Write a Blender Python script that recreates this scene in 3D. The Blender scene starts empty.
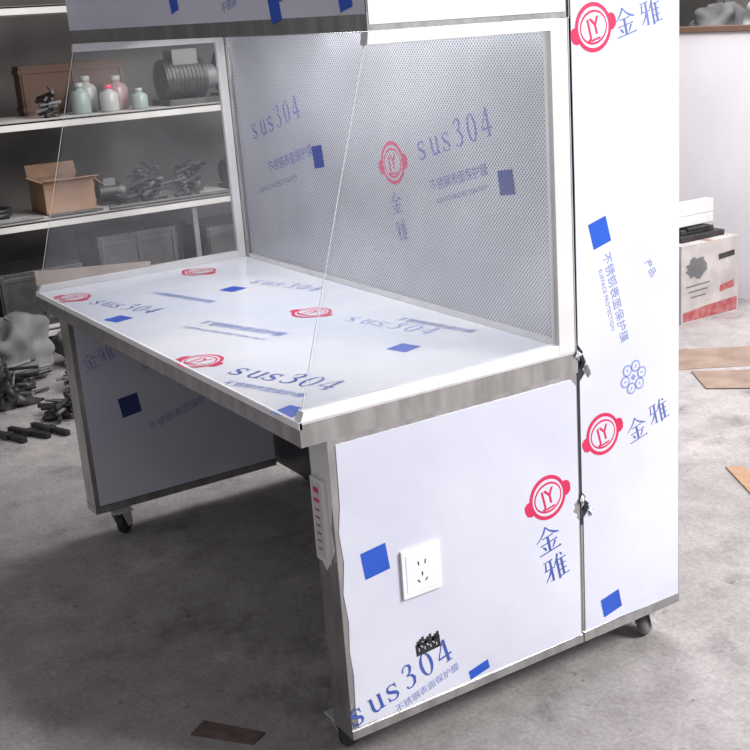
import bpy, math, random
from mathutils import Vector, Matrix, noise
random.seed(4)
S=bpy.context.scene
S.view_settings.view_transform='Standard'
COL=S.collection
FZ=-0.050

# ---------------------------------------------------------------- materials
def mat(name,c,rough=.5,metal=0.,c2=None,ns=8.,bump=0.,bs=40.,coat=0.,detail=4.,stretch=None,spec=.5,lo=.35,hi=.65):
    m=bpy.data.materials.new(name);m.use_nodes=True
    nt=m.node_tree;N=nt.nodes;Lk=nt.links
    b=N['Principled BSDF']
    b.inputs['Roughness'].default_value=rough;b.inputs['Metallic'].default_value=metal
    b.inputs['Coat Weight'].default_value=coat;b.inputs['Coat Roughness'].default_value=.12
    b.inputs['Specular IOR Level'].default_value=spec
    tc=N.new('ShaderNodeTexCoord');mp=N.new('ShaderNodeMapping');Lk.new(tc.outputs['Object'],mp.inputs['Vector'])
    if stretch: mp.inputs['Scale'].default_value=stretch
    n=N.new('ShaderNodeTexNoise');n.inputs['Scale'].default_value=ns;n.inputs['Detail'].default_value=detail
    Lk.new(mp.outputs[0],n.inputs['Vector'])
    r=N.new('ShaderNodeValToRGB');Lk.new(n.outputs['Fac'],r.inputs[0])
    r.color_ramp.elements[0].position=lo;r.color_ramp.elements[1].position=hi
    r.color_ramp.elements[0].color=(*c,1);c2=c2 or tuple(min(1,x*1.12) for x in c);r.color_ramp.elements[1].color=(*c2,1)
    Lk.new(r.outputs[0],b.inputs['Base Color'])
    if bump:
        n2=N.new('ShaderNodeTexNoise');n2.inputs['Scale'].default_value=bs;n2.inputs['Detail'].default_value=3
        Lk.new(mp.outputs[0],n2.inputs['Vector'])
        bp=N.new('ShaderNodeBump');bp.inputs['Strength'].default_value=bump;bp.inputs['Distance'].default_value=.01
        Lk.new(n2.outputs['Fac'],bp.inputs['Height']);Lk.new(bp.outputs[0],b.inputs['Normal'])
    return m
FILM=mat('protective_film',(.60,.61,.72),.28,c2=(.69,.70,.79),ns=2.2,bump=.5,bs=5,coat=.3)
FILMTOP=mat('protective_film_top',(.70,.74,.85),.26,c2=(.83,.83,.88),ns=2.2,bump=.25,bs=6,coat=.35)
STEEL=mat('brushed_steel',(.40,.39,.39),.27,.9,c2=(.55,.54,.54),ns=30,bump=.10,bs=9,stretch=(1,1,.25))
STEELW=mat('bright_steel_trim',(.58,.57,.58),.35,.3,c2=(.66,.65,.66),ns=20)
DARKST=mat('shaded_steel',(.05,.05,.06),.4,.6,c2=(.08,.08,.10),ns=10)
WHITE=mat('white_plastic',(.80,.80,.82),.35)
CREAM=mat('cream_frame_paint',(.64,.63,.63),.4,c2=(.70,.69,.69))
BLUE=mat('blue_print',(.015,.08,.50),.35,c2=(.02,.10,.56))
BLUET=mat('blue_text_print',(.04,.08,.36),.4,c2=(.06,.11,.42))
BLUEF=mat('faded_blue_text_print',(.09,.13,.40),.4,c2=(.13,.18,.46))
PALEB=mat('pale_blue_print',(.22,.28,.55),.4)
RED=mat('red_print',(.58,.015,.08),.35,c2=(.66,.025,.11))
BLUEM=mat('blue_print_under_mesh',(.03,.045,.17),.5)
TEXTM=mat('text_print_under_mesh',(.11,.12,.28),.5)
REDM=mat('red_print_under_mesh',(.36,.06,.12),.5)
BLACK=mat('black_rubber',(.012,.012,.014),.5,c2=(.03,.03,.032),ns=30)
GREYR=mat('grey_caster_rubber',(.14,.13,.13),.6,c2=(.20,.19,.19),ns=30)
DARK=mat('dark_metal',(.03,.028,.03),.45,.4,c2=(.07,.065,.065),ns=12)
CARD=mat('cardboard',(.24,.14,.09),.8,c2=(.31,.195,.13),ns=10,bump=.1)
CARDF=mat('dirty_floor_cardboard',(.22,.155,.12),.9,c2=(.31,.23,.185),ns=7,bump=.2,bs=10)
CARDD=mat('cardboard_inside',(.10,.06,.045),.85)
CARDW=mat('worn_printed_carton',(.36,.33,.32),.7,c2=(.50,.46,.45),ns=9)
PINK=mat('red_carton_print',(.32,.05,.06),.6,c2=(.42,.16,.16),ns=24)
WOOD=mat('plank_wood',(.33,.19,.11),.7,c2=(.42,.26,.17),ns=6,stretch=(1,8,1))
SHELFM=mat('painted_shelf',(.40,.385,.37),.5,c2=(.56,.54,.52),ns=5)
RACKM=mat('rack_post_paint',(.11,.11,.115),.5,c2=(.17,.165,.165),ns=9)
SACK=mat('woven_sack',(.10,.10,.105),.95,c2=(.21,.205,.21),ns=5,bump=.5,bs=9)
SACKL=mat('dull_plastic_bag',(.30,.29,.30),.7,c2=(.55,.53,.54),ns=8,bump=.5,bs=12)
TAN=mat('tan_edge_film',(.38,.32,.28),.5,c2=(.46,.39,.35))
FOAM=mat('white_foam',(.58,.57,.58),.7)
LIQG=mat('pale_green_plastic',(.22,.27,.25),.35)
LIQP=mat('pink_plastic',(.28,.17,.17),.35)
LIQW=mat('translucent_white_plastic',(.32,.32,.31),.35)
PART=mat('painted_partition',(.80,.775,.82),.6,c2=(.87,.845,.88),ns=1.5)
BROWN=mat('brown_wood_edge',(.17,.10,.07),.6)
RUST=mat('rusty_plate',(.10,.065,.055),.7,c2=(.17,.12,.105),ns=20)
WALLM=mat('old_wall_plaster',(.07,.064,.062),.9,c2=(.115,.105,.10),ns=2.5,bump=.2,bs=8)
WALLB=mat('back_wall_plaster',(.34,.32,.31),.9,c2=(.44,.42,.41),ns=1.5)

def mesh_mat():
    m=bpy.data.materials.new('perforated_sheet');m.use_nodes=True
    nt=m.node_tree;N=nt.nodes;K=nt.links;b=N['Principled BSDF']
    tc=N.new('ShaderNodeTexCoord');sx=N.new('ShaderNodeSeparateXYZ');K.new(tc.outputs['Object'],sx.inputs[0])
    def M(op,a,bv=None):
        n=N.new('ShaderNodeMath');n.operation=op
        for i,v in enumerate((a,bv)):
            if v is None: continue
            if isinstance(v,(int,float)): n.inputs[i].default_value=v
            else: K.new(v,n.inputs[i])
        return n.outputs[0]
    k=math.pi/.0115
    a=M('ADD',M('MULTIPLY',sx.outputs[0],k),M('MULTIPLY',sx.outputs[2],k))
    c=M('SUBTRACT',M('MULTIPLY',sx.outputs[0],k),M('MULTIPLY',sx.outputs[2],k))
    s=M('MULTIPLY',M('SINE',a),M('SINE',c))
    f=M('GREATER_THAN',M('ABSOLUTE',s),.46)
    n=N.new('ShaderNodeTexNoise');n.inputs['Scale'].default_value=1.8;n.inputs['Detail'].default_value=5
    K.new(tc.outputs['Object'],n.inputs['Vector'])
    r=N.new('ShaderNodeValToRGB');K.new(n.outputs['Fac'],r.inputs[0])
    r.color_ramp.elements[0].position=.35;r.color_ramp.elements[1].position=.65
    r.color_ramp.elements[0].color=(.44,.445,.49,1);r.color_ramp.elements[1].color=(.66,.67,.715,1)
    mx=N.new('ShaderNodeMix');mx.data_type='RGBA';K.new(f,mx.inputs[0])
    K.new(r.outputs[0],mx.inputs[6]);mx.inputs[7].default_value=(.16,.16,.19,1)
    K.new(mx.outputs[2],b.inputs['Base Color']);b.inputs['Roughness'].default_value=.35;b.inputs['Metallic'].default_value=.3
    n2=N.new('ShaderNodeTexNoise');n2.inputs['Scale'].default_value=3.5
    K.new(tc.outputs['Object'],n2.inputs['Vector'])
    bp=N.new('ShaderNodeBump');bp.inputs['Strength'].default_value=.3;bp.inputs['Distance'].default_value=.02
    K.new(n2.outputs['Fac'],bp.inputs['Height']);K.new(bp.outputs[0],b.inputs['Normal'])
    return m
MESHM=mesh_mat()
def glass_mat():
    m=bpy.data.materials.new('side_glass');m.use_nodes=True
    nt=m.node_tree;N=nt.nodes;K=nt.links
    for n in list(N):
        if n.type!='OUTPUT_MATERIAL': N.remove(n)
    o=[n for n in N if n.type=='OUTPUT_MATERIAL'][0]
    t=N.new('ShaderNodeBsdfTransparent');t.inputs[0].default_value=(.975,.98,.98,1)
    g=N.new('ShaderNodeBsdfGlossy');g.inputs['Roughness'].default_value=.03
    d=N.new('ShaderNodeBsdfDiffuse');d.inputs[0].default_value=(.9,.9,.92,1)
    fr=N.new('ShaderNodeFresnel');fr.inputs[0].default_value=1.3
    m1=N.new('ShaderNodeMixShader');K.new(fr.outputs[0],m1.inputs[0]);K.new(t.outputs[0],m1.inputs[1]);K.new(g.outputs[0],m1.inputs[2])
    tc=N.new('ShaderNodeTexCoord');n=N.new('ShaderNodeTexNoise');n.inputs['Scale'].default_value=3
    K.new(tc.outputs['Object'],n.inputs['Vector']);r=N.new('ShaderNodeMapRange');r.inputs[1].default_value=.35;r.inputs[2].default_value=.7;r.inputs[3].default_value=.025;r.inputs[4].default_value=.08
    K.new(n.outputs['Fac'],r.inputs[0])
    m2=N.new('ShaderNodeMixShader');K.new(r.outputs[0],m2.inputs[0]);K.new(m1.outputs[0],m2.inputs[1]);K.new(d.outputs[0],m2.inputs[2])
    K.new(m2.outputs[0],o.inputs[0]);return m
GLASS=glass_mat()
GEDGE=mat('polished_glass_edge',(.66,.69,.70),.2,c2=(.72,.75,.76))
def floor_mat():
    m=bpy.data.materials.new('concrete_floor');m.use_nodes=True
    nt=m.node_tree;N=nt.nodes;K=nt.links;b=N['Principled BSDF'];b.inputs['Roughness'].default_value=.7
    tc=N.new('ShaderNodeTexCoord')
    def ns(s,d,lo,hi,c1,c2,rg=.65):
        n=N.new('ShaderNodeTexNoise');n.inputs['Scale'].default_value=s;n.inputs['Detail'].default_value=d;n.inputs['Roughness'].default_value=rg
        K.new(tc.outputs['Object'],n.inputs['Vector']);r=N.new('ShaderNodeValToRGB');K.new(n.outputs['Fac'],r.inputs[0])
        r.color_ramp.elements[0].position=lo;r.color_ramp.elements[1].position=hi
        r.color_ramp.elements[0].color=(*c1,1);r.color_ramp.elements[1].color=(*c2,1);return r,n
    a,_=ns(.9,6,.35,.65,(.29,.265,.262),(.43,.40,.395))
    s,_=ns(9,10,.25,.60,(.72,.71,.71),(1,1,1))
    p,n3=ns(75,3,.3,.7,(.80,.80,.80),(1.12,1.12,1.12))
    q2,_=ns(2.6,10,.53,.63,(1,1,1),(.66,.65,.66),.7)
    q3,_=ns(1.7,10,.56,.64,(1,1,1),(1.28,1.26,1.25),.7)
    q4,_=ns(22,6,.64,.70,(1,1,1),(.55,.54,.54),.6)
    def mul(x,y):
        q=N.new('ShaderNodeMix');q.data_type='RGBA';q.blend_type='MULTIPLY';q.inputs[0].default_value=1
        K.new(x,q.inputs[6]);K.new(y,q.inputs[7]);return q.outputs[2]
    K.new(mul(mul(mul(mul(mul(a.outputs[0],s.outputs[0]),p.outputs[0]),q2.outputs[0]),q3.outputs[0]),q4.outputs[0]),b.inputs['Base Color'])
    bp=N.new('ShaderNodeBump');bp.inputs['Strength'].default_value=.25;bp.inputs['Distance'].default_value=.004
    K.new(n3.outputs['Fac'],bp.inputs['Height']);K.new(bp.outputs[0],b.inputs['Normal']);return m
FLOORM=floor_mat()

# ---------------------------------------------------------------- geometry builder
_tc={}
def text2d(s,bold=0.):
    if (s,bold) in _tc: return _tc[(s,bold)]
    cu=bpy.data.curves.new('t','FONT');cu.body=s;cu.size=1;cu.align_x='CENTER';cu.align_y='CENTER';cu.offset=bold
    cu.resolution_u=4
    o=bpy.data.objects.new('t',cu);COL.objects.link(o);bpy.context.view_layer.update()
    me=o.evaluated_get(bpy.context.evaluated_depsgraph_get()).to_mesh()
    r=([(v.co.x,v.co.y) for v in me.vertices],[tuple(p.vertices) for p in me.polygons])
    o.evaluated_get(bpy.context.evaluated_depsgraph_get()).to_mesh_clear()
    bpy.data.objects.remove(o);bpy.data.curves.remove(cu)
    _tc[(s,bold)]=r;return r
GL={
's':[[(.32,.40,.03),(.28,.46,.035),(.18,.49,.035),(.08,.45,.05),(.05,.37,.075),(.10,.29,.09),(.20,.24,.095),(.30,.18,.09),(.33,.10,.075),(.28,.02,.05),(.17,-.01,.035),(.07,.03,.035),(.03,.10,.03)],[(.32,.50,.03),(.33,.33,.02)],[(.03,0,.03),(.02,.16,.02)]],
'u':[[(.10,.49,.085),(.10,.14,.085),(.14,.04,.07),(.22,.0,.05),(.31,.04,.04),(.38,.12,.03)],[(.38,.49,.085),(.38,0,.085)],[(.02,.48,.028),(.12,.48,.028)],[(.30,.48,.028),(.40,.48,.028)],[(.38,.014,.028),(.48,.014,.028)]],
'3':[[(.05,.58,.05),(.09,.69,.035),(.19,.745,.035),(.29,.70,.07),(.31,.60,.09),(.26,.47,.06),(.14,.405,.03)],[(.14,.41,.03),(.28,.37,.06),(.35,.24,.09),(.31,.08,.075),(.19,0,.035),(.08,.02,.035),(.04,.10,.055)]],
'0':[[(.21+.165*math.cos(t),.37+.365*math.sin(t),.03+.06*abs(math.cos(t))**1.5) for t in [2*math.pi*i/24 for i in range(25)]]],
'4':[[(.29,.73,.03),(.02,.24,.03)],[(.01,.215,.05),(.46,.215,.05)],[(.31,.745,.085),(.31,0,.085)],[(.21,.014,.028),(.42,.014,.028)]],
'金':[[(0,.5,.07),(-.12,.32,.06),(-.28,.18,.04),(-.48,.06,.015)],[(.0,.47,.03),(.14,.29,.05),(.32,.16,.08),(.5,.09,.03)],[(-.22,.12,.035),(.18,.12,.035),(.20,.13,.07),(.24,.12,.02)],[(-.36,-.10,.035),(.30,-.10,.035),(.33,-.09,.07),(.38,-.10,.02)],[(0,.12,.09),(0,-.42,.09)],[(-.27,-.17,.02),(-.20,-.24,.07),(-.15,-.34,.06)],[(.27,-.15,.07),(.20,-.26,.05),(.12,-.36,.02)],[(-.46,-.43,.04),(.40,-.43,.04),(.42,-.42,.08),(.48,-.43,.02)]],
'雅':[[(-.46,.40,.035),(-.12,.40,.035),(-.08,.40,.06)],[(-.38,.36,.05),(-.42,.09,.05)],[(-.48,.08,.035),(-.08,.08,.035),(-.04,.08,.06)],[(-.19,.40,.08),(-.19,-.40,.08),(-.30,-.36,.03)],[(-.20,.06,.06),(-.33,-.16,.05),(-.5,-.32,.015)],[(.16,.5,.07),(.10,.33,.06),(-.04,.12,.015)],[(.09,.30,.08),(.09,-.46,.08)],[(.27,.49,.03),(.34,.38,.07)],[(.09,.26,.035),(.44,.26,.035),(.47,.26,.06)],[(.09,.05,.035),(.43,.05,.035)],[(.09,-.15,.035),(.43,-.15,.035)],[(.09,-.38,.035),(.46,-.38,.035),(.5,-.38,.06)],[(.28,.26,.08),(.28,-.38,.08)]],
}
class G:
    def __init__(s): s.V=[];s.F=[];s.M=[];s.ms=[];s.sm=[]
    def mi(s,m):
        if m not in s.ms: s.ms.append(m)
        return s.ms.index(m)
    def add(s,V,F,m,smooth=False):
        o=len(s.V);s.V+= [tuple(v) for v in V];i=s.mi(m)
        for f in F: s.F.append(tuple(o+k for k in f));s.M.append(i);s.sm.append(smooth)
    def box(s,x0,x1,y0,y1,z0,z1,m,R=None):
        V=[Vector((x,y,z)) for z in(z0,z1) for y in(y0,y1) for x in(x0,x1)]
        if R is not None:
            c=sum(V,Vector())/8;V=[c+R@(v-c) for v in V]
        s.add(V,[(0,2,3,1),(4,5,7,6),(0,1,5,4),(2,6,7,3),(0,4,6,2),(1,3,7,5)],m)
    def prism(s,poly,fn,a,b,m):
        n=len(poly);V=[fn(u,v,a) for u,v in poly]+[fn(u,v,b) for u,v in poly]
        F=[tuple(range(n))[::-1],tuple(range(n,2*n))]+[(i,(i+1)%n,n+(i+1)%n,n+i) for i in range(n)]
        s.add(V,F,m)
    def cyl(s,p,q,r,m,n=16,r2=None):
        p=Vector(p);q=Vector(q);d=(q-p).normalized();a=d.orthogonal().normalized();b=d.cross(a);r2=r if r2 is None else r2
        V=[];
        for c,rr in((p,r),(q,r2)): V+=[c+a*math.cos(t)*rr+b*math.sin(t)*rr for t in[2*math.pi*i/n for i in range(n)]]
        s.add(V,[(i,(i+1)%n,n+(i+1)%n,n+i) for i in range(n)],m,True);s.add(V,[tuple(range(n))[::-1],tuple(range(n,2*n))],m)
    def lathe(s,c,prof,m,n=18):
        V=[];k=len(prof)
        for r,z in prof:
            for i in range(n):
                t=2*math.pi*i/n;V.append((c[0]+r*math.cos(t),c[1]+r*math.sin(t),c[2]+z))
        F=[(j*n+i,j*n+(i+1)%n,(j+1)*n+(i+1)%n,(j+1)*n+i) for j in range(k-1) for i in range(n)]
        F+=[tuple(range(n))[::-1],tuple(range((k-1)*n,k*n))]
        s.add(V,F,m,True)
    def torus(s,c,R,r,m,nz=(0,0,1),n=28,k=8):
        q=Vector(nz).to_track_quat('Z','Y');V=[]
        for i in range(n):
            t=2*math.pi*i/n
            for j in range(k):
                a=2*math.pi*j/k;V.append(Vector(c)+q@Vector(((R+r*math.cos(a))*math.cos(t),(R+r*math.cos(a))*math.sin(t),r*math.sin(a))))
        s.add(V,[(i*k+j,((i+1)%n)*k+j,((i+1)%n)*k+(j+1)%k,i*k+(j+1)%k) for i in range(n) for j in range(k)],m,True)
    def blob(s,c,sx,sy,sz,m,seed=0,amp=.25,fz=None,n=48,k=28,fine=1.):
        V=[]
        for j in range(k+1):
            ph=math.pi*j/k
            for i in range(n):
                t=2*math.pi*i/n;d=Vector((math.sin(ph)*math.cos(t),math.sin(ph)*math.sin(t),math.cos(ph)))
                w=1+amp*noise.noise(d*1.6+Vector((seed,0,0)))*1.5+fine*(amp*.55*noise.noise(d*5+Vector((0,seed,0)))-amp*.5*abs(noise.noise(d*9+Vector((seed,seed,0)))))
                p=Vector((c[0]+d.x*sx*w,c[1]+d.y*sy*w,c[2]+d.z*sz*w))
                if fz is not None: p.z=max(p.z,fz)
                V.append(p)
        s.add(V,[(j*n+i,(j+1)*n+i,(j+1)*n+(i+1)%n,j*n+(i+1)%n) for j in range(k) for i in range(n)],m,True)
    def flat(s,poly,fn,m,off=.0006): s.add([fn(u,v,off) for u,v in poly],[tuple(range(len(poly)))],m)
    def rect(s,u,v,w,h,ang,fn,m,off=.0006):
        c,sn=math.cos(math.radians(ang)),math.sin(math.radians(ang))
        s.flat([(u+a*c-b*sn,v+a*sn+b*c) for a,b in((-w/2,-h/2),(w/2,-h/2),(w/2,h/2),(-w/2,h/2))],fn,m,off)
    def text(s,t,u,v,size,ang,fn,m,sx=1.,bold=0.,off=.0006):
        P,F=text2d(t,bold);c,sn=math.cos(math.radians(ang))*size,math.sin(math.radians(ang))*size
        s.add([fn(u+a*sx*c-b*sn,v+a*sx*sn+b*c,off) for a,b in P],F,m)
    def glyphs(s,t,u,v,size,ang,fn,m,adv=.64,cx=.21,cy=.3,off=.0006,wk=1.):
        c,sn=math.cos(math.radians(ang))*size,math.sin(math.radians(ang))*size
        n=len(t)
        for k,ch in enumerate(t):
            ox=(k-(n-1)/2)*adv-cx;oy=-cy
            for si,st in enumerate(GL[ch]):
                V=[];q=len(st)
                for i,(x,y,w) in enumerate(st):
                    w=max(w,.022)*wk
                    a=st[max(i-1,0)];b=st[min(i+1,q-1)];dx,dy=b[0]-a[0],b[1]-a[1];l=math.hypot(dx,dy) or 1
                    nx,ny=-dy/l*w/2,dx/l*w/2
                    for e in(1,-1):
                        X,Y=ox+x+e*nx,oy+y+e*ny
                        V.append(fn(u+X*c-Y*sn,v+X*sn+Y*c,off+si*.00004))
                s.add(V,[(2*i,2*i+1,2*i+3,2*i+2) for i in range(q-1)],m)
    def sus(s,u,v,size,ang,fn,m,adv=.64,wk=1.1): s.glyphs('sus304',u,v,size,ang,fn,m,adv=adv,wk=wk)
    def han(s,ch,u,v,size,ang,fn,m,wk=1.15): s.glyphs(ch,u,v,size,ang,fn,m,adv=1.1,cx=0,cy=0,wk=wk)
    def logo(s,u,v,r,ang,fn,mr,mw):
        c,sn=math.cos(math.radians(ang)),math.sin(math.radians(ang))
        T=lambda a,b:(u+a*c-b*sn,v+a*sn+b*c)
        n=40
        for sg in(-1,1):
            P=[T(sg*a*r,b*r) for a,b in((.80,-.40),(1.05,-.42),(1.24,-.30),(1.30,-.05),(1.27,.16),(1.12,.28),(.86,.30))]
            s.flat(P,fn,mr,.0005)
        O=[T(r*math.cos(2*math.pi*i/n),r*1.02*math.sin(2*math.pi*i/n)) for i in range(n)]
        s.flat(O,fn,mr,.0006)
        I=[T(.84*r*math.cos(2*math.pi*i/n),.84*r*math.sin(2*math.pi*i/n)) for i in range(n)]
        s.flat(I,fn,mw,.0009)
        I=[T(.76*r*math.cos(2*math.pi*i/n),.70*r*math.sin(2*math.pi*i/n)) for i in range(n)]
        s.flat(I,fn,mr,.0011)
        I=[T(.69*r*math.cos(2*math.pi*i/n),.60*r*math.sin(2*math.pi*i/n)) for i in range(n)]
        s.flat(I,fn,mw,.0013)
        s.text('JY',*T(0,.0*r),r*.98,ang,fn,mr,.85,.02,off=.0016)
        s.rect(*T(0,-.50*r),.5*r,.09*r,ang,fn,mr,.0016)
_wl={}
def mk(name,g,parent=None,bevel=0.,label=None,cat=None,kind=None,group=None,origin=None):
    me=bpy.data.meshes.new(name)
    V=[Vector(v) for v in g.V]
    if origin is None:
        lo=Vector([min(v[i] for v in V) for i in range(3)]);hi=Vector([max(v[i] for v in V) for i in range(3)]);origin=(lo+hi)/2;origin.z=lo.z
    origin=Vector(origin)
    me.from_pydata([v-origin for v in V],[],g.F)
    for m in g.ms: me.materials.append(m)
    for p,i,sm in zip(me.polygons,g.M,g.sm): p.material_index=i;p.use_smooth=sm
    me.update()
    o=bpy.data.objects.new(name,me);COL.objects.link(o);_wl[o.name]=origin
    if parent is not None: o.parent=parent;o.location=origin-_wl[parent.name]
    else: o.location=origin
    if bevel:
        b=o.modifiers.new('bevel','BEVEL');b.width=bevel;b.segments=2;b.limit_method='ANGLE'
    for k,v in(('label',label),('category',cat),('kind',kind),('group',group)):
        if v: o[k]=v
    return o
def empty(name,loc,label,cat,group=None):
    o=bpy.data.objects.new(name,None);COL.objects.link(o);o.location=loc;o.empty_display_size=.1;_wl[o.name]=Vector(loc)
    o['label']=label;o['category']=cat
    if group:o['group']=group
    return o

# ---------------------------------------------------------------- structure
g=G();g.box(-5.4,5,-3.5,7,FZ-.1,FZ,FLOORM);mk('floor',g,kind='structure',origin=(0,0,FZ))
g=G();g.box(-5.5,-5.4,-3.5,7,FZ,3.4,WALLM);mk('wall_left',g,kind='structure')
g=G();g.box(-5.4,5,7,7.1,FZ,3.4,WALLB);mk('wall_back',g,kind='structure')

# ---------------------------------------------------------------- clean bench
L=1.7526;D=.734;D2=1.064;ZB=.043;ZT=.80;ZT2=.748;ZH=1.545;YH=.226;LI=.059;T=.085
bench=empty('clean_bench',(-L/2,.5,FZ),'stainless steel clean bench on casters, wrapped in printed white protective film','workbench')
side=lambda u,v,o:(o,u,v)
g=G()
g.box(-L,0,0,D,ZT2,ZT-.004,STEEL)
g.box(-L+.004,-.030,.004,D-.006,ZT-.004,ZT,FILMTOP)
g.box(-L,0,-.001,.006,ZT-.014,ZT+.001,WHITE)
g.box(-.030,0,.0,D,ZT-.004,ZT+.0005,STEELW)
top=lambda u,v,o:(u,v,ZT+o)
for u,v in((-.59,.048),(-1.566,.055),(-.82,.482),(-1.62,.50)): g.logo(u,v,.056,18,top,RED,FILMTOP)
g.sus(-.312,.128,.098,20,top,BLUET,.54,1.15);g.text('不锈钢表面保护膜',-.27,.055,.030,20,top,PALEB,1,.01)
g.text('不锈钢表面保护膜',-.81,.262,.040,18,top,PALEB,1,.01);g.text('SURFACE PROTECTION FILM',-.80,.205,.024,18,top,PALEB)
g.sus(-1.32,.13,.085,17,top,BLUEF,.58,.95)
g.sus(-.54,.56,.085,14,top,PALEB,.62,1.);g.text('不锈钢表面保护膜',-.45,.64,.034,12,top,PALEB,1,.01)
g.text('不锈钢表面保护膜',-1.30,.30,.036,16,top,PALEB,1,.01);g.sus(-1.20,.60,.080,16,top,PALEB,.62,1.)
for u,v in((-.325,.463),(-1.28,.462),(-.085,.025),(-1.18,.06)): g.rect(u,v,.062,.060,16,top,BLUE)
mk('worktop',g,bench,.002)
g=G();g.box(-T,-.002,LI,D-.003,ZB,ZT2,STEEL)
yy=[(.078,.735),(.076,.60),(.068,.54),(.074,.47),(.066,.40),(.073,.33),(.069,.26),(.074,.20),(.071,.12),(.076,.070)]
film=[(.724,.066),(.726,.375),(.719,.385),(.722,.392),(.708,.402),(.715,.412),(.711,.420),(.726,.432),(.727,.716),(.712,.735)]+yy
g.prism(film,side,-.002,.0,FILM)
g.box(-.002,.001,LI,D-.004,ZB,.064,STEEL)
g.logo(.631,.462,.055,14,side,RED,FILM)
g.han('金',.628,.354,.072,12,side,BLUET,1.05);g.han('雅',.650,.273,.072,12,side,BLUET,1.05)
g.rect(.150,.450,.064,.064,7,side,BLUE)
g.sus(.192,.133,.082,15,side,BLUET,.60)
g.text('不锈钢表面保护膜',.262,.096,.023,15,side,PALEB)
g.rect(.408,.088,.058,.024,12,side,BLUE)
g.rect(.270,.202,.066,.030,4,side,BLACK,.0008)
for i in range(9): g.rect(.243+i*.0068,.216+.004*(i%3),.006,.012,4,side,BLACK,.0008)
for i in range(7): g.rect(.245+i*.008,.200+.006*(i%2),.002,.008,4+40*(i%2),side,FILM,.0012)
mk('side_cabinet',g,bench,.0015,label='low side cabinet with printed film, torn front edge')
g=G()
fr=lambda u,v,o:(u,LI-o,v)
g.prism([(-.080,.745),(-.004,.745),(-.003,.60),(-.016,.545),(-.006,.50),(-.026,.47),(-.050,.44),(-.079,.47)],fr,0,.0012,CREAM)
mk('front_film',g,bench)
g=G();g.prism([(-.074,.465),(-.022,.465),(-.022,.655),(-.074,.655)],fr,.0012,.010,CREAM)
g.prism([(-.066,.475),(-.030,.475),(-.030,.645),(-.066,.645)],fr,.010,.0115,STEELW)
g.rect(-.048,.63,.022,.012,0,fr,RED,.0122);g.rect(-.048,.607,.022,.008,0,fr,RED,.0122)
for z in(.585,.567,.549,.531,.513,.495): g.rect(-.048,z,.018,.004,0,fr,REDM,.0122)
mk('control_panel',g,bench,.001,label='narrow control strip with small red markings')
g=G();g.box(-L,-L+T,LI,D-.003,ZB,ZT2,STEEL)
X=-L+T
lp=lambda u,v,o:(X+o,u,v)
g.prism([(.075,.070),(.728,.070),(.728,.742),(.075,.742)],lp,0,.001,FILM)
lp2=lambda u,v,o:(X+.001+o,u,v)
g.rect(.222,.390,.068,.068,8,lp2,BLUEM);g.text('不锈钢表面保护膜',.40,.33,.032,15,lp2,PALEB);g.han('金雅',.14,.57,.055,15,lp2,PALEB,1.)
g.text('SURFACE',.34,.52,.03,15,lp2,PALEB)
g.box(-L,-L+T+.002,LI-.001,D-.004,ZB,.066,STEEL)
mk('side_cabinet',g,bench,.0015)
ZC=2.02
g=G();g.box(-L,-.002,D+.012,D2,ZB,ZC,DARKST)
tf=[(D+.004,.072),(D2-.004,.066),(D2-.002,1.0),(D2-.003,ZC-.01),(D+.002,ZC-.01),(D+.003,1.2),(D+.001,.815),(D+.016,.795),(D+.010,.785),(D+.022,.770),(D+.014,.755),(D+.019,.742),(D+.004,.725),(D+.003,.445),(D+.014,.432),(D+.010,.424),(D+.024,.412),(D+.016,.400),(D+.020,.392),(D+.006,.378)]
g.box(-.02,-.0012,D-.002,D2,ZB,ZC,STEEL)
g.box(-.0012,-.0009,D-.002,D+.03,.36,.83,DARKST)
g.prism(tf,side,-.0009,.001,FILM)
s2=lambda u,v,o:(.001+o,u,v)
g.box(-.002,.002,D,D2,ZB,.068,STEEL)
g.logo(.800,1.520,.052,15,s2,RED,FILM);g.han('金',.893,1.526,.063,14,s2,BLUEF,1.);g.han('雅',.972,1.543,.063,14,s2,BLUEF,1.)
g.logo(.806,.578,.052,15,s2,RED,FILM);g.han('金',.918,.563,.063,14,s2,BLUEF,1.);g.han('雅',.992,.590,.063,14,s2,BLUEF,1.)
g.rect(.808,1.067,.055,.062,15,s2,BLUE);g.rect(.825,.119,.062,.052,12,s2,BLUE)
g.text('不锈钢表面保护膜',.853,.905,.029,-76,s2,PALEB);g.text('SURFACE PROTECTION',.826,.905,.015,-76,s2,PALEB)
g.text('产品',.966,.958,.024,-60,s2,PALEB)
for i in range(6):
    a=math.radians(60*i+15);cu,cv=.908+.028*math.cos(a),.699+.028*math.sin(a)
    n=14;O=[(cu+.015*math.cos(2*math.pi*k/n),cv+.015*math.sin(2*math.pi*k/n)) for k in range(n)]
    I=[(cu+.011*math.cos(2*math.pi*k/n),cv+.011*math.sin(2*math.pi*k/n)) for k in range(n)]
    g.flat(O,s2,PALEB,.0006);g.flat(I,s2,FILM,.0009);g.rect(cu,cv,.010,.003,60*i,s2,PALEB,.0012)
g.rect(.908,.699,.012,.012,45,s2,PALEB,.0006)
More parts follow.
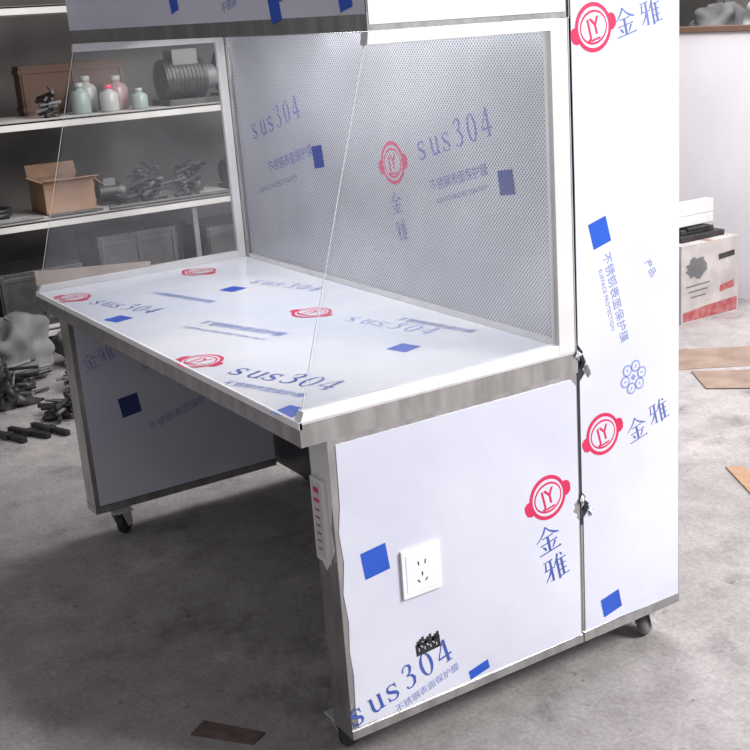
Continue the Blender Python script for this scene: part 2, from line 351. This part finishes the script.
# curled ragged flaps of torn film / foil at the seam
for (cu,cv,s) in((.748,.770,.030),(.748,.405,.026)):
    for q in range(3):
        n=9;P=[(cu+(.5-q*.5)*s+s*.42*random.uniform(.25,1)*math.cos(2*math.pi*k/n),cv-(1-q)*s*.7+.6*s*random.uniform(.3,1.2)*math.sin(2*math.pi*k/n)) for k in range(n)]
        c0=(sum(p[0] for p in P)/n,sum(p[1] for p in P)/n)
        V=[side(*c0,.010)]+[side(u,v,.0014+.004*random.random()) for u,v in P]
        g.add(V,[(0,k+1,(k+1)%n+1) for k in range(n)],(STEEL,DARKST,CREAM)[q])
mk('rear_cabinet',g,bench,.0004,label='tall rear cabinet with printed film and torn seam')
YM=D+.004
g=G();g.box(-L+.045,-.020,YM,YM+.008,ZT+.014,ZH-.012,MESHM)
ms=lambda u,v,o:(u,YM-o,v)
g.logo(-.755,1.185,.058,12,ms,REDM,MESHM)
g.sus(-.465,1.268,.092,14,ms,TEXTM,.64);g.text('不锈钢表面保护膜',-.45,1.165,.033,14,ms,TEXTM);g.text('SURFACE PROTECTION FILM',-.44,1.125,.018,14,ms,TEXTM)
g.sus(-1.44,1.275,.092,14,ms,TEXTM,.66);g.text('不锈钢表面保护膜',-1.36,1.155,.040,14,ms,TEXTM);g.text('SURFACE PROTECTION FILM',-1.46,1.07,.022,14,ms,TEXTM)
g.rect(-1.175,1.176,.062,.066,8,ms,BLUEM);g.rect(-.25,1.171,.060,.060,8,ms,BLUEM)
g.han('金',-.75,1.075,.06,14,ms,TEXTM,1.);g.han('雅',-.73,1.0,.06,14,ms,TEXTM,1.)
mk('perforated_screen',g,bench,label='grey perforated diffuser sheet with faint film print',origin=(-L/2,YM,1))
g=G()
g.box(-L,-L+.045,D-.006,D+.02,ZT,ZH,STEEL);g.box(-.020,-.0012,D-.004,D+.02,ZT,ZH,STEELW)
g.box(-L+.045,-.020,D-.006,D+.016,ZT,ZT+.014,STEELW);g.box(-L+.045,-.020,D-.004,D+.016,ZH-.014,ZH,STEEL)
mk('screen_frame',g,bench,.001)
g=G();g.box(-L,-.001,YH+.001,D-.008,ZH,ZC,STEEL)
g.box(-L,0,YH,YH+.01,ZH,ZH+.036,STEEL)
hd=lambda u,v,o:(u,YH-o,v)
g.prism([(-L+.003,ZH+.038),(-.004,ZH+.032),(-.004,ZC-.01),(-L+.003,ZC-.01)],hd,0,.0015,FILM)
h2=lambda u,v,o:(u,YH-.0015-o,v)
g.rect(-.374,1.600,.05,.056,12,h2,BLUE);g.rect(-.075,1.612,.05,.05,12,h2,BLUE);g.rect(-.92,1.635,.05,.05,12,h2,BLUE)
g.sus(-.22,1.67,.08,14,h2,BLUET,.64);g.text('不锈钢',-.60,1.615,.028,14,h2,PALEB)
g.prism([(YH+.004,ZH+.012),(D-.012,ZH+.012),(D-.012,ZC-.01),(YH+.004,ZC-.01)],side,-.001,.001,CREAM)
mk('hood',g,bench,.001,label='overhead hood with film front and steel bottom strip')
for sx in(0,1):
    x0,x1=(-.026,0.0) if sx==0 else (-L,-L+.022)
    w=.680 if sx==0 else .70
    pm=lambda u,v,o:(o,u,v)
    g=G()
    g.prism([(.002,ZT),(w,ZT),(w,ZT+.024),(.012,ZT+.022)],pm,x0,x1,CREAM if sx else WHITE)
    g.prism([(w,ZT),(D-.007,ZT),(D-.007,ZH-.001),(YH,ZH-.001),(YH-.004,ZH-.026),(w,ZH-.026)],pm,x0,x1,CREAM)
    mk('glass_frame',g,bench,.0015,label='pale metal side window frame')
    xc=(x0+x1)/2
    g=G();g.prism([(.020,ZT+.022),(w+.002,ZT+.024),(w+.002,ZH-.025),(YH+.004,ZH-.025)],pm,xc-.002,xc+.002,GLASS)
    g.prism([(.014,ZT+.022),(.0155,ZT+.022),(YH-.0022,ZH-.025),(YH-.0037,ZH-.025)],pm,xc-.001,xc+.001,GEDGE)
    mk('side_glass',g,bench,label='clear glass side pane with slanted front edge')
g=G();g.prism([(0.0,ZT+.022),(.38,ZT+.022),(.38,ZT+.040),(.0,ZT+.068)],lambda u,v,o:(o,u,v),-L+.012,-L+.021,TAN);mk('edge_strip',g,bench,label='tan film covered edge strip')
g=G()
g.box(.0,.007,.212,.314,.338,.452,WHITE)
sk=lambda u,v,o:(.007+o,u,v)
g.box(.007,.008,.222,.304,.349,.441,WHITE)
for u,v,w,h,an in((.254,.415,.003,.010,12),(.272,.415,.003,.010,-12),(.263,.388,.003,.010,0),(.253,.372,.003,.009,40),(.273,.372,.003,.009,-40)): g.rect(u,v,w,h,an,sk,BLACK,.0016)
mk('power_socket',g,bench,.002,label='white square wall style power socket')
def caster(x,y,ang,RM=BLACK):
    g=G();g.box(x-.034,x+.034,y-.034,y+.034,ZB-.005,ZB,STEELW)
    g.cyl((x,y,ZB-.014),(x,y,ZB-.005),.021,STEELW)
    c,s=math.cos(ang),math.sin(ang)
    for sg in(-1,1):
        bx,by=x+sg*.0225*c,y+sg*.0225*s
        P=[Vector((0,-.022,ZB-.012)),Vector((0,.026,ZB-.012)),Vector((0,.030,ZB-.060)),Vector((0,.004,ZB-.064))]
        V=[]
        for t in(-.0015,.0015):
            for p in P: V.append((bx+t*c-p.y*s,by+t*s+p.y*c,p.z))
        g.add(V,[(0,1,2,3),(7,6,5,4),(0,4,5,1),(1,5,6,2),(2,6,7,3),(3,7,4,0)],STEELW)
    g.cyl((x-.024*c,y-.024*s,ZB-.0155),(x+.024*c,y+.024*s,ZB-.0155),.004,STEELW)
    o=mk('caster',g,bench)
    wx,wy,wz=x-.016*s,y+.016*c,FZ+.0375
    g=G();d=Vector((c,s,0))
    g.torus((wx,wy,wz),.0215,.016,RM,d,28,10);g.cyl(Vector((wx,wy,wz))-d*.015,Vector((wx,wy,wz))+d*.015,.022,RM,20);g.cyl(Vector((wx,wy,wz))-d*.027,Vector((wx,wy,wz))+d*.027,.006,STEELW,10)
    mk('caster_wheel',g,o)
caster(-.110,.10,.5);caster(-L+.085,.14,.7);caster(-.045,D2-.085,.5,GREYR);caster(-L+.10,D2-.22,.3)

# ---------------------------------------------------------------- storage rack
RX0,RX1,RY0,RY1=-4.72,-4.2,-.9,2.6
rack=empty('storage_rack',((RX0+RX1)/2,.8,FZ),'metal storage rack with pale shelf boards crowded with workshop supplies','storage rack')
for x in(RX0+.02,RX1-.02):
    for y in(RY0+.02,RY1-.02):
        g=G();g.box(x-.02,x+.02,y-.02,y+.02,FZ,2.1,RACKM);mk('post',g,rack,.003)
SH=(.10,.665,1.165,1.72)
g=G();g.box(RX1-.03,RX1-.01,1.58,1.61,SH[0],SH[1]-.05,RACKM);mk('post',g,rack,.002)
for z in SH:
    g=G()
    g.box(RX0,RX1+.012,RY0,RY1,z-.012,z,SHELFM);g.box(RX1,RX1+.012,RY0,RY1,z-.042,z,SHELFM);g.box(RX0,RX0+.012,RY0,RY1,z-.042,z-.012,SHELFM)
    mk('shelf',g,rack,.002)
def open_carton(x0,x1,y0,y1,z0,z1,label):
    g=G();t=.006
    g.box(x0,x1,y0,y1,z0,z0+t,CARD)
    g.box(x0,x0+t,y0,y1,z0,z1,CARD);g.box(x1-t,x1,y0,y1,z0,z1,CARD);g.box(x0+t,x1-t,y0,y0+t,z0,z1,CARD);g.box(x0+t,x1-t,y1-t,y1,z0,z1,CARD)
    g.box(x0+t,x1-t,y0+t,y1-t,z0+(z1-z0)*.6,z0+(z1-z0)*.62,CARDD)
    o=mk('cardboard_box',g,None,.001,label=label,cat='box')
    for V in([(x1,y0,z1),(x1,y1,z1),(x1+.07,y1+.01,z1+.02),(x1+.07,y0-.01,z1+.02)],[(x0,y0,z1),(x0,y1,z1),(x0-.03,y1,z1+.07),(x0-.03,y0,z1+.07)],
             [(x0,y0,z1),(x1,y0,z1),(x1,y0-.08,z1+.04),(x0,y0-.08,z1+.04)],[(x0,y1,z1),(x1,y1,z1),(x1,y1+.06,z1-.05),(x0,y1+.06,z1-.05)]):
        g=G();n=(Vector(V[1])-Vector(V[0])).cross(Vector(V[2])-Vector(V[1])).normalized()*.004
        W=[Vector(v) for v in V]+[Vector(v)+n for v in V]
        g.add(W,[(3,2,1,0),(4,5,6,7),(0,1,5,4),(1,2,6,5),(2,3,7,6),(3,0,4,7)],CARD);mk('flap',g,o)
open_carton(-4.60,-4.33,.82,1.09,SH[1],SH[1]+.17,'brown cardboard box with open flaps on the rack')
def bottle(x,y,z,h,r,m,cm,label):
    g=G();g.lathe((x,y,z),[(r*.9,0),(r,.01),(r,h*.62),(r*.85,h*.72),(r*.4,h*.80),(r*.36,h*.88)],m)
    o=mk('bottle',g,None,label=label,cat='bottle',group='bottles on the rack shelf')
    g=G();g.lathe((x,y,z),[(r*.44,h*.86),(r*.46,h*.87),(r*.46,h*.99),(r*.4,h)],cm);mk('cap',g,o)
for x,y,h,r,m,c,l in((-4.38,1.10,.16,.05,LIQG,LIQW,'pale green plastic bottle on the rack'),(-4.48,1.17,.19,.055,LIQW,LIQW,'whitish plastic bottle on the rack'),
  (-4.34,1.24,.14,.05,LIQW,RED,'squat whitish bottle with red cap on the rack'),(-4.46,1.33,.18,.06,LIQP,LIQW,'dull pink plastic bottle on the rack'),(-4.32,1.40,.11,.045,LIQG,LIQW,'squat pale green bottle on the rack')):
    bottle(x,y,SH[2],h,r,m,c,l)
def motor(x,y,z,s,label):
    g=G();g.box(x-.12*s,x+.12*s,y-.14*s,y+.14*s,z,z+.03*s,DARK)
    g.cyl((x,y-.13*s,z+.13*s),(x,y+.10*s,z+.13*s),.10*s,DARK,20);g.cyl((x,y+.10*s,z+.13*s),(x,y+.17*s,z+.13*s),.06*s,RACKM,16)
    for i in range(10): g.torus((x,y-.12*s+i*.022*s,z+.13*s),.10*s,.004*s,DARK,(0,1,0),20,6)
    g.box(x-.05*s,x+.07*s,y-.08*s,y+.06*s,z+.20*s,z+.28*s,RACKM)
    mk('electric_motor',g,None,.002,label=label,cat='motor')
motor(-4.40,1.70,SH[2],1.05,'dark finned electric motor on the upper rack shelf')
motor(-4.40,2.08,SH[2],1.2,'large dark electric motor on the upper rack shelf')
motor(-4.48,1.22,SH[1],.5,'small dark electric motor on the middle rack shelf')
motor(-4.45,1.99,SH[1],.70,'dark electric motor on the middle rack shelf')
def coil(x,y,z,R,label,m=BLACK):
    g=G()
    for i in range(3): g.torus((x+random.uniform(-.01,.01),y+random.uniform(-.01,.01),z+.013+i*.020),R-random.random()*.02,.012,m)
    mk('cable_coil',g,None,label=label,cat='cable')
coil(-4.30,1.24,SH[1],.060,'black cable coil lying on the rack shelf');coil(-4.4,.55,SH[1],.09,'black cable coil lying on the rack shelf')
coil(-4.4,.28,SH[1],.09,'black cable coil lying on the rack shelf')
def scrap(x,y,z,s,label,base,hk=1.,n=12):
    g=G()
    for i in range(n):
        a=random.uniform(0,3.14);dx,dy=math.cos(a)*s*random.uniform(.5,1),math.sin(a)*s*random.uniform(.5,1)
        cx,cy=x+random.uniform(-.3,.3)*s,y+random.uniform(-.3,.3)*s;zz=z+.012+.012*i*12/n*(.5+random.random()*.4)*hk
        g.cyl((cx-dx,cy-dy,zz),(cx+dx,cy+dy,zz+random.uniform(0,.03)),random.uniform(.006,.012),(BLACK,DARK,RACKM)[i%3],8)
    g.blob((x,y,z+.02),s*.65,s*.65,s*.35*hk,DARK,base,.5,z,24,14)
    mk('scrap_heap',g,None,label=label,cat='scrap')
scrap(-4.33,1.42,SH[1],.085,'tangled dark metal parts on the rack shelf',31,1.,16)
scrap(-4.33,1.63,SH[1],.085,'tangled dark metal parts on the rack shelf',2,1.1,16)
scrap(-4.54,1.46,SH[1],.11,'tangled dark metal parts on the rack shelf',6,1.5,18)
scrap(-4.54,1.72,SH[1],.10,'tangled dark metal parts on the rack shelf',16,1.6,18)
scrap(-4.33,2.28,SH[1],.09,'tangled dark metal parts on the rack shelf',8)
scrap(-4.36,.92,SH[2],.07,'tangled dark metal parts on the rack shelf',21)
def crate(x0,x1,y0,y1,z0,z1,m,label,name='storage_crate'):
    g=G();g.box(x0,x1,y0,y1,z0,z1,m)
    for z in(z0+(z1-z0)*.12,z0+(z1-z0)*.88): g.box(x0-.006,x1+.006,y0-.006,y1+.006,z-.012,z+.012,m)
    for y in(y0+.02,(y0+y1)/2,y1-.02): g.box(x1,x1+.008,y-.01,y+.01,z0+.01,z1-.01,m)
    mk(name,g,None,.003,label=label,cat='crate')
crate(-4.62,-4.3,.36,.62,SH[2],SH[2]+.22,DARK,'dark storage crate on the upper rack shelf')
crate(-4.71,-4.60,.86,1.44,SH[2],SH[2]+.26,CARDD,'dark brown storage crate behind the bottles')
crate(-4.66,-4.28,1.25,1.62,SH[3],SH[3]+.25,CARDD,'brown carton crate on the top rack shelf')
crate(-4.66,-4.28,1.75,2.2,SH[3],SH[3]+.3,DARK,'dark storage crate on the top rack shelf')
crate(-4.66,-4.28,.5,.95,SH[0],SH[0]+.30,DARK,'dark storage crate on the bottom rack shelf')
crate(-4.66,-4.28,1.05,1.5,SH[0],SH[0]+.42,DARK,'dark storage crate on the bottom rack shelf')
crate(-4.66,-4.28,1.68,2.2,SH[0],SH[0]+.38,DARK,'dark storage crate on the bottom rack shelf')
crate(-4.66,-4.28,0.0,.4,SH[0],SH[0]+.3,DARK,'dark storage crate on the bottom rack shelf')
for i,(x,y0,y1,r,m) in enumerate(((-4.225,.12,.74,.012,RACKM),(-4.255,.10,.70,.011,SHELFM),(-4.218,1.12,1.82,.011,DARK),(-4.222,1.88,2.4,.012,BLACK),(-4.235,.80,1.06,.010,BLACK))):
    g=G();g.cyl((x,y0,SH[1]+r),(x,y1,SH[1]+r),r,m,10);g.cyl((x,y1,SH[1]+r),(x,y1+.03,SH[1]+r),r*.7,m,10)
    mk('metal_rod',g,None,label='metal rod lying along the rack shelf',cat='rod',group='rods on the rack shelf')
# ---------------------------------------------------------------- clutter on floor by the rack
def sack(x,y,z0,sx,sy,sz,m,seed,label,amp=.42,fine=.35):
    g=G();g.blob((x,y,z0+sz*.8),sx,sy,sz,m,seed,amp,z0,fine=fine)
    g.cyl((x+sx*.2,y,z0+sz*1.45),(x+sx*.3,y+.02,z0+sz*1.85),.018,m,8,.045)
    mk('sack',g,None,label=label,cat='sack')
sack(-3.90,.42,FZ,.19,.19,.17,SACK,3,'slumped dull grey woven sack on the floor beside the rack')
sack(-3.92,.86,FZ,.15,.18,.13,SACK,9,'slumped grey sack on the floor beside the rack')
sack(-3.92,.02,FZ,.17,.15,.17,SACK,14,'small dull grey sack on the floor')
scrap(-3.50,.28,FZ,.19,'dense heap of black scrap bars on the floor',11,1.4,26)
scrap(-3.46,.66,FZ,.16,'dense heap of black scrap bars on the floor',4,1.1,22)
scrap(-3.12,.42,FZ,.14,'low heap of black scrap bars on the floor',27,.7,16)
for i in range(3):
    g=G();x,y=-2.98+.02*i,.12+i*.085;z=FZ+.0125
    R=Matrix.Rotation(.35+.1*(i%2),3,'Z')
    g.box(x-.12,x+.12,y-.012,y+.012,z-.012,z+.012,BLACK,R);g.box(x-.02,x+.02,y-.020,y+.020,z-.012,z+.014,DARK,R)
    mk('steel_bar',g,None,.002,label='short black steel bar lying on the floor',cat='metal bar',group='black bars lying on the floor')
# ---------------------------------------------------------------- right background
g=G();g.box(-3.6,1.2,3.98,4.03,FZ,1.38,PART);g.box(-3.6,1.2,3.965,4.045,1.38,1.41,BROWN)
for x in(-3.5,-2.0,-.5,1.0): g.box(x-.03,x+.03,4.03,4.08,FZ,1.38,BROWN)
mk('partition_panel',g,None,.003,label='pale low partition with a brown wooden top rail',cat='partition')
g=G();g.box(-4.2,.3,4.5,5.1,FZ,1.30,DARK)
for x in(-3.2,-2.4,-1.6,-.8): g.box(x-.005,x+.005,4.49,4.5,FZ+.05,1.25,BLACK);g.box(x+.04,x+.06,4.48,4.5,.6,.75,STEELW)
mk('storage_cabinet',g,None,.004,label='long dark storage cabinet behind the partition',cat='cabinet')
sack(-3.32,4.8,1.30,.17,.17,.12,SACK,5,'grey plastic bag on the dark cabinet',.3)
sack(-2.88,4.78,1.30,.18,.16,.13,SACKL,7,'dull pale bulging plastic bag on the dark cabinet',.3)
sack(-2.44,4.8,1.30,.17,.16,.13,SACK,12,'small grey sack on the dark cabinet',.3)
g=G();x0,x1,y0,y1,z1=-2.75,-2.24,3.36,3.78,.36
g.box(x0,x1,y0,y1,FZ,z1,CARDW)
bx=lambda u,v,o:(x1+o,u,v)
g.flat([(y0+.01,FZ+.012),(y1-.01,FZ+.012),(y1-.01,FZ+.085),(y0+.18,FZ+.075),(y0+.01,FZ+.060)],bx,PINK,.001)
g.flat([(y0+.28,FZ+.13),(y1-.03,FZ+.14),(y1-.03,FZ+.18),(y0+.28,FZ+.165)],bx,PINK,.001)
P=[(y0+.11+.075*math.cos(2*math.pi*k/20)*(1+.15*math.sin(3*k)),.235+.055*math.sin(2*math.pi*k/20)*(1+.2*math.cos(2*k))) for k in range(20)]
g.flat(P,bx,RACKM,.001)
for i in range(3): g.rect(y0+.12,.145-.03*i,.17-.03*i,.008,2,bx,RACKM,.001)
g.rect(y0+.33,.27,.12,.03,4,bx,DARK,.001);g.box(x0,x1,(y0+y1)/2-.02,(y0+y1)/2+.02,z1,z1+.001,CARD)
mk('printed_carton',g,None,.003,label='worn beige carton with dark and red print on the floor',cat='box')
g=G();g.box(-2.70,-2.30,3.42,3.74,z1+.0015,z1+.03,BLACK);g.box(-2.66,-2.34,3.46,3.70,z1+.03,z1+.055,DARK);g.cyl((-2.34,3.5,z1+.055),(-2.34,3.66,z1+.055),.010,BLACK)
mk('black_tray',g,None,.004,label='black plastic tray on top of the printed carton',cat='tray')
g=G();g.box(-2.72,-2.36,3.46,3.72,z1+.066,z1+.12,FOAM);g.box(-2.72,-2.66,3.46,3.72,z1+.12,z1+.2,FOAM);g.box(-2.42,-2.36,3.46,3.72,z1+.12,z1+.19,FOAM)
mk('foam_packing',g,None,.006,label='white foam packing block on the black tray',cat='packing')
def sheet(P,z,t,m,name,label,cat,dx=-.03,dy=.04):
    g=G();g.prism([(a+dx,b+dy) for a,b in P],lambda u,v,o:(u,v,o),z,z+t,m);mk(name,g,None,.0005,label=label,cat=cat)
sheet([(-1.98,2.88),(-1.66,3.30),(-1.38,3.16),(-1.60,2.84),(-1.66,2.74)],FZ,.003,CARDF,'cardboard_sheet','brown flattened cardboard sheet on the floor','cardboard')
sheet([(-1.60,2.76),(-1.42,2.97),(-1.20,2.85),(-1.25,2.76),(-1.38,2.62)],FZ+.0035,.003,CARDF,'cardboard_sheet','small brown cardboard piece on another sheet','cardboard')
sheet([(-.70,2.00),(-.66,2.05),(-.32,1.88),(-.37,1.82)],FZ,.006,WOOD,'wood_offcut','brown wood offcut lying on the floor','wood')
sheet([(-.385,-.15),(-.35,-.20),(-.215,-.10),(-.24,-.055)],FZ,.004,RUST,'metal_plate','small rusty brown plate lying on the floor','plate',-.045,.03)

# ---------------------------------------------------------------- camera & light
cam=bpy.data.objects.new('camera',bpy.data.cameras.new('camera'));COL.objects.link(cam)
cam.location=(2.0597,-1.0327,1.5744);cam.rotation_euler=(1.2729,.0596,.9733)
cam.data.lens=1204.4/750*36;cam.data.shift_x=(375-428)/750;cam.data.shift_y=(381.2-375)/750
S.camera=cam
def area(loc,tgt,size,e,c=(1,1,1),sy=None):
    l=bpy.data.lights.new('area','AREA');l.energy=e;l.size=size;l.color=c
    if sy: l.shape='RECTANGLE';l.size_y=sy
    o=bpy.data.objects.new('area_light',l);COL.objects.link(o)
    o.location=loc;o.rotation_euler=(Vector(tgt)-Vector(loc)).to_track_quat('-Z','Y').to_euler();return o
area((3.3,3.5,3.6),(-.6,.4,.5),2.0,455,(1,.99,.985))
area((-2.8,3.4,4.2),(-2.2,.6,0),1.8,115,(1,.985,.98))
area((-1.4,2.3,3.4),(-2.2,3.8,.5),1.2,105,(1,.985,.985))
o=area((-L/2,.40,ZH-.01),(-L/2,.50,ZT),.06,9.0,(.97,.98,1),1.4);o.rotation_euler=(math.radians(14),0,0);o.data.size=1.4;o.data.size_y=.06  # fill light added under the hood to brighten the screen and worktop
w=bpy.data.worlds.new('world');S.world=w;w.use_nodes=True
b=w.node_tree.nodes['Background'];b.inputs[0].default_value=(.96,.95,1,1);b.inputs[1].default_value=.38
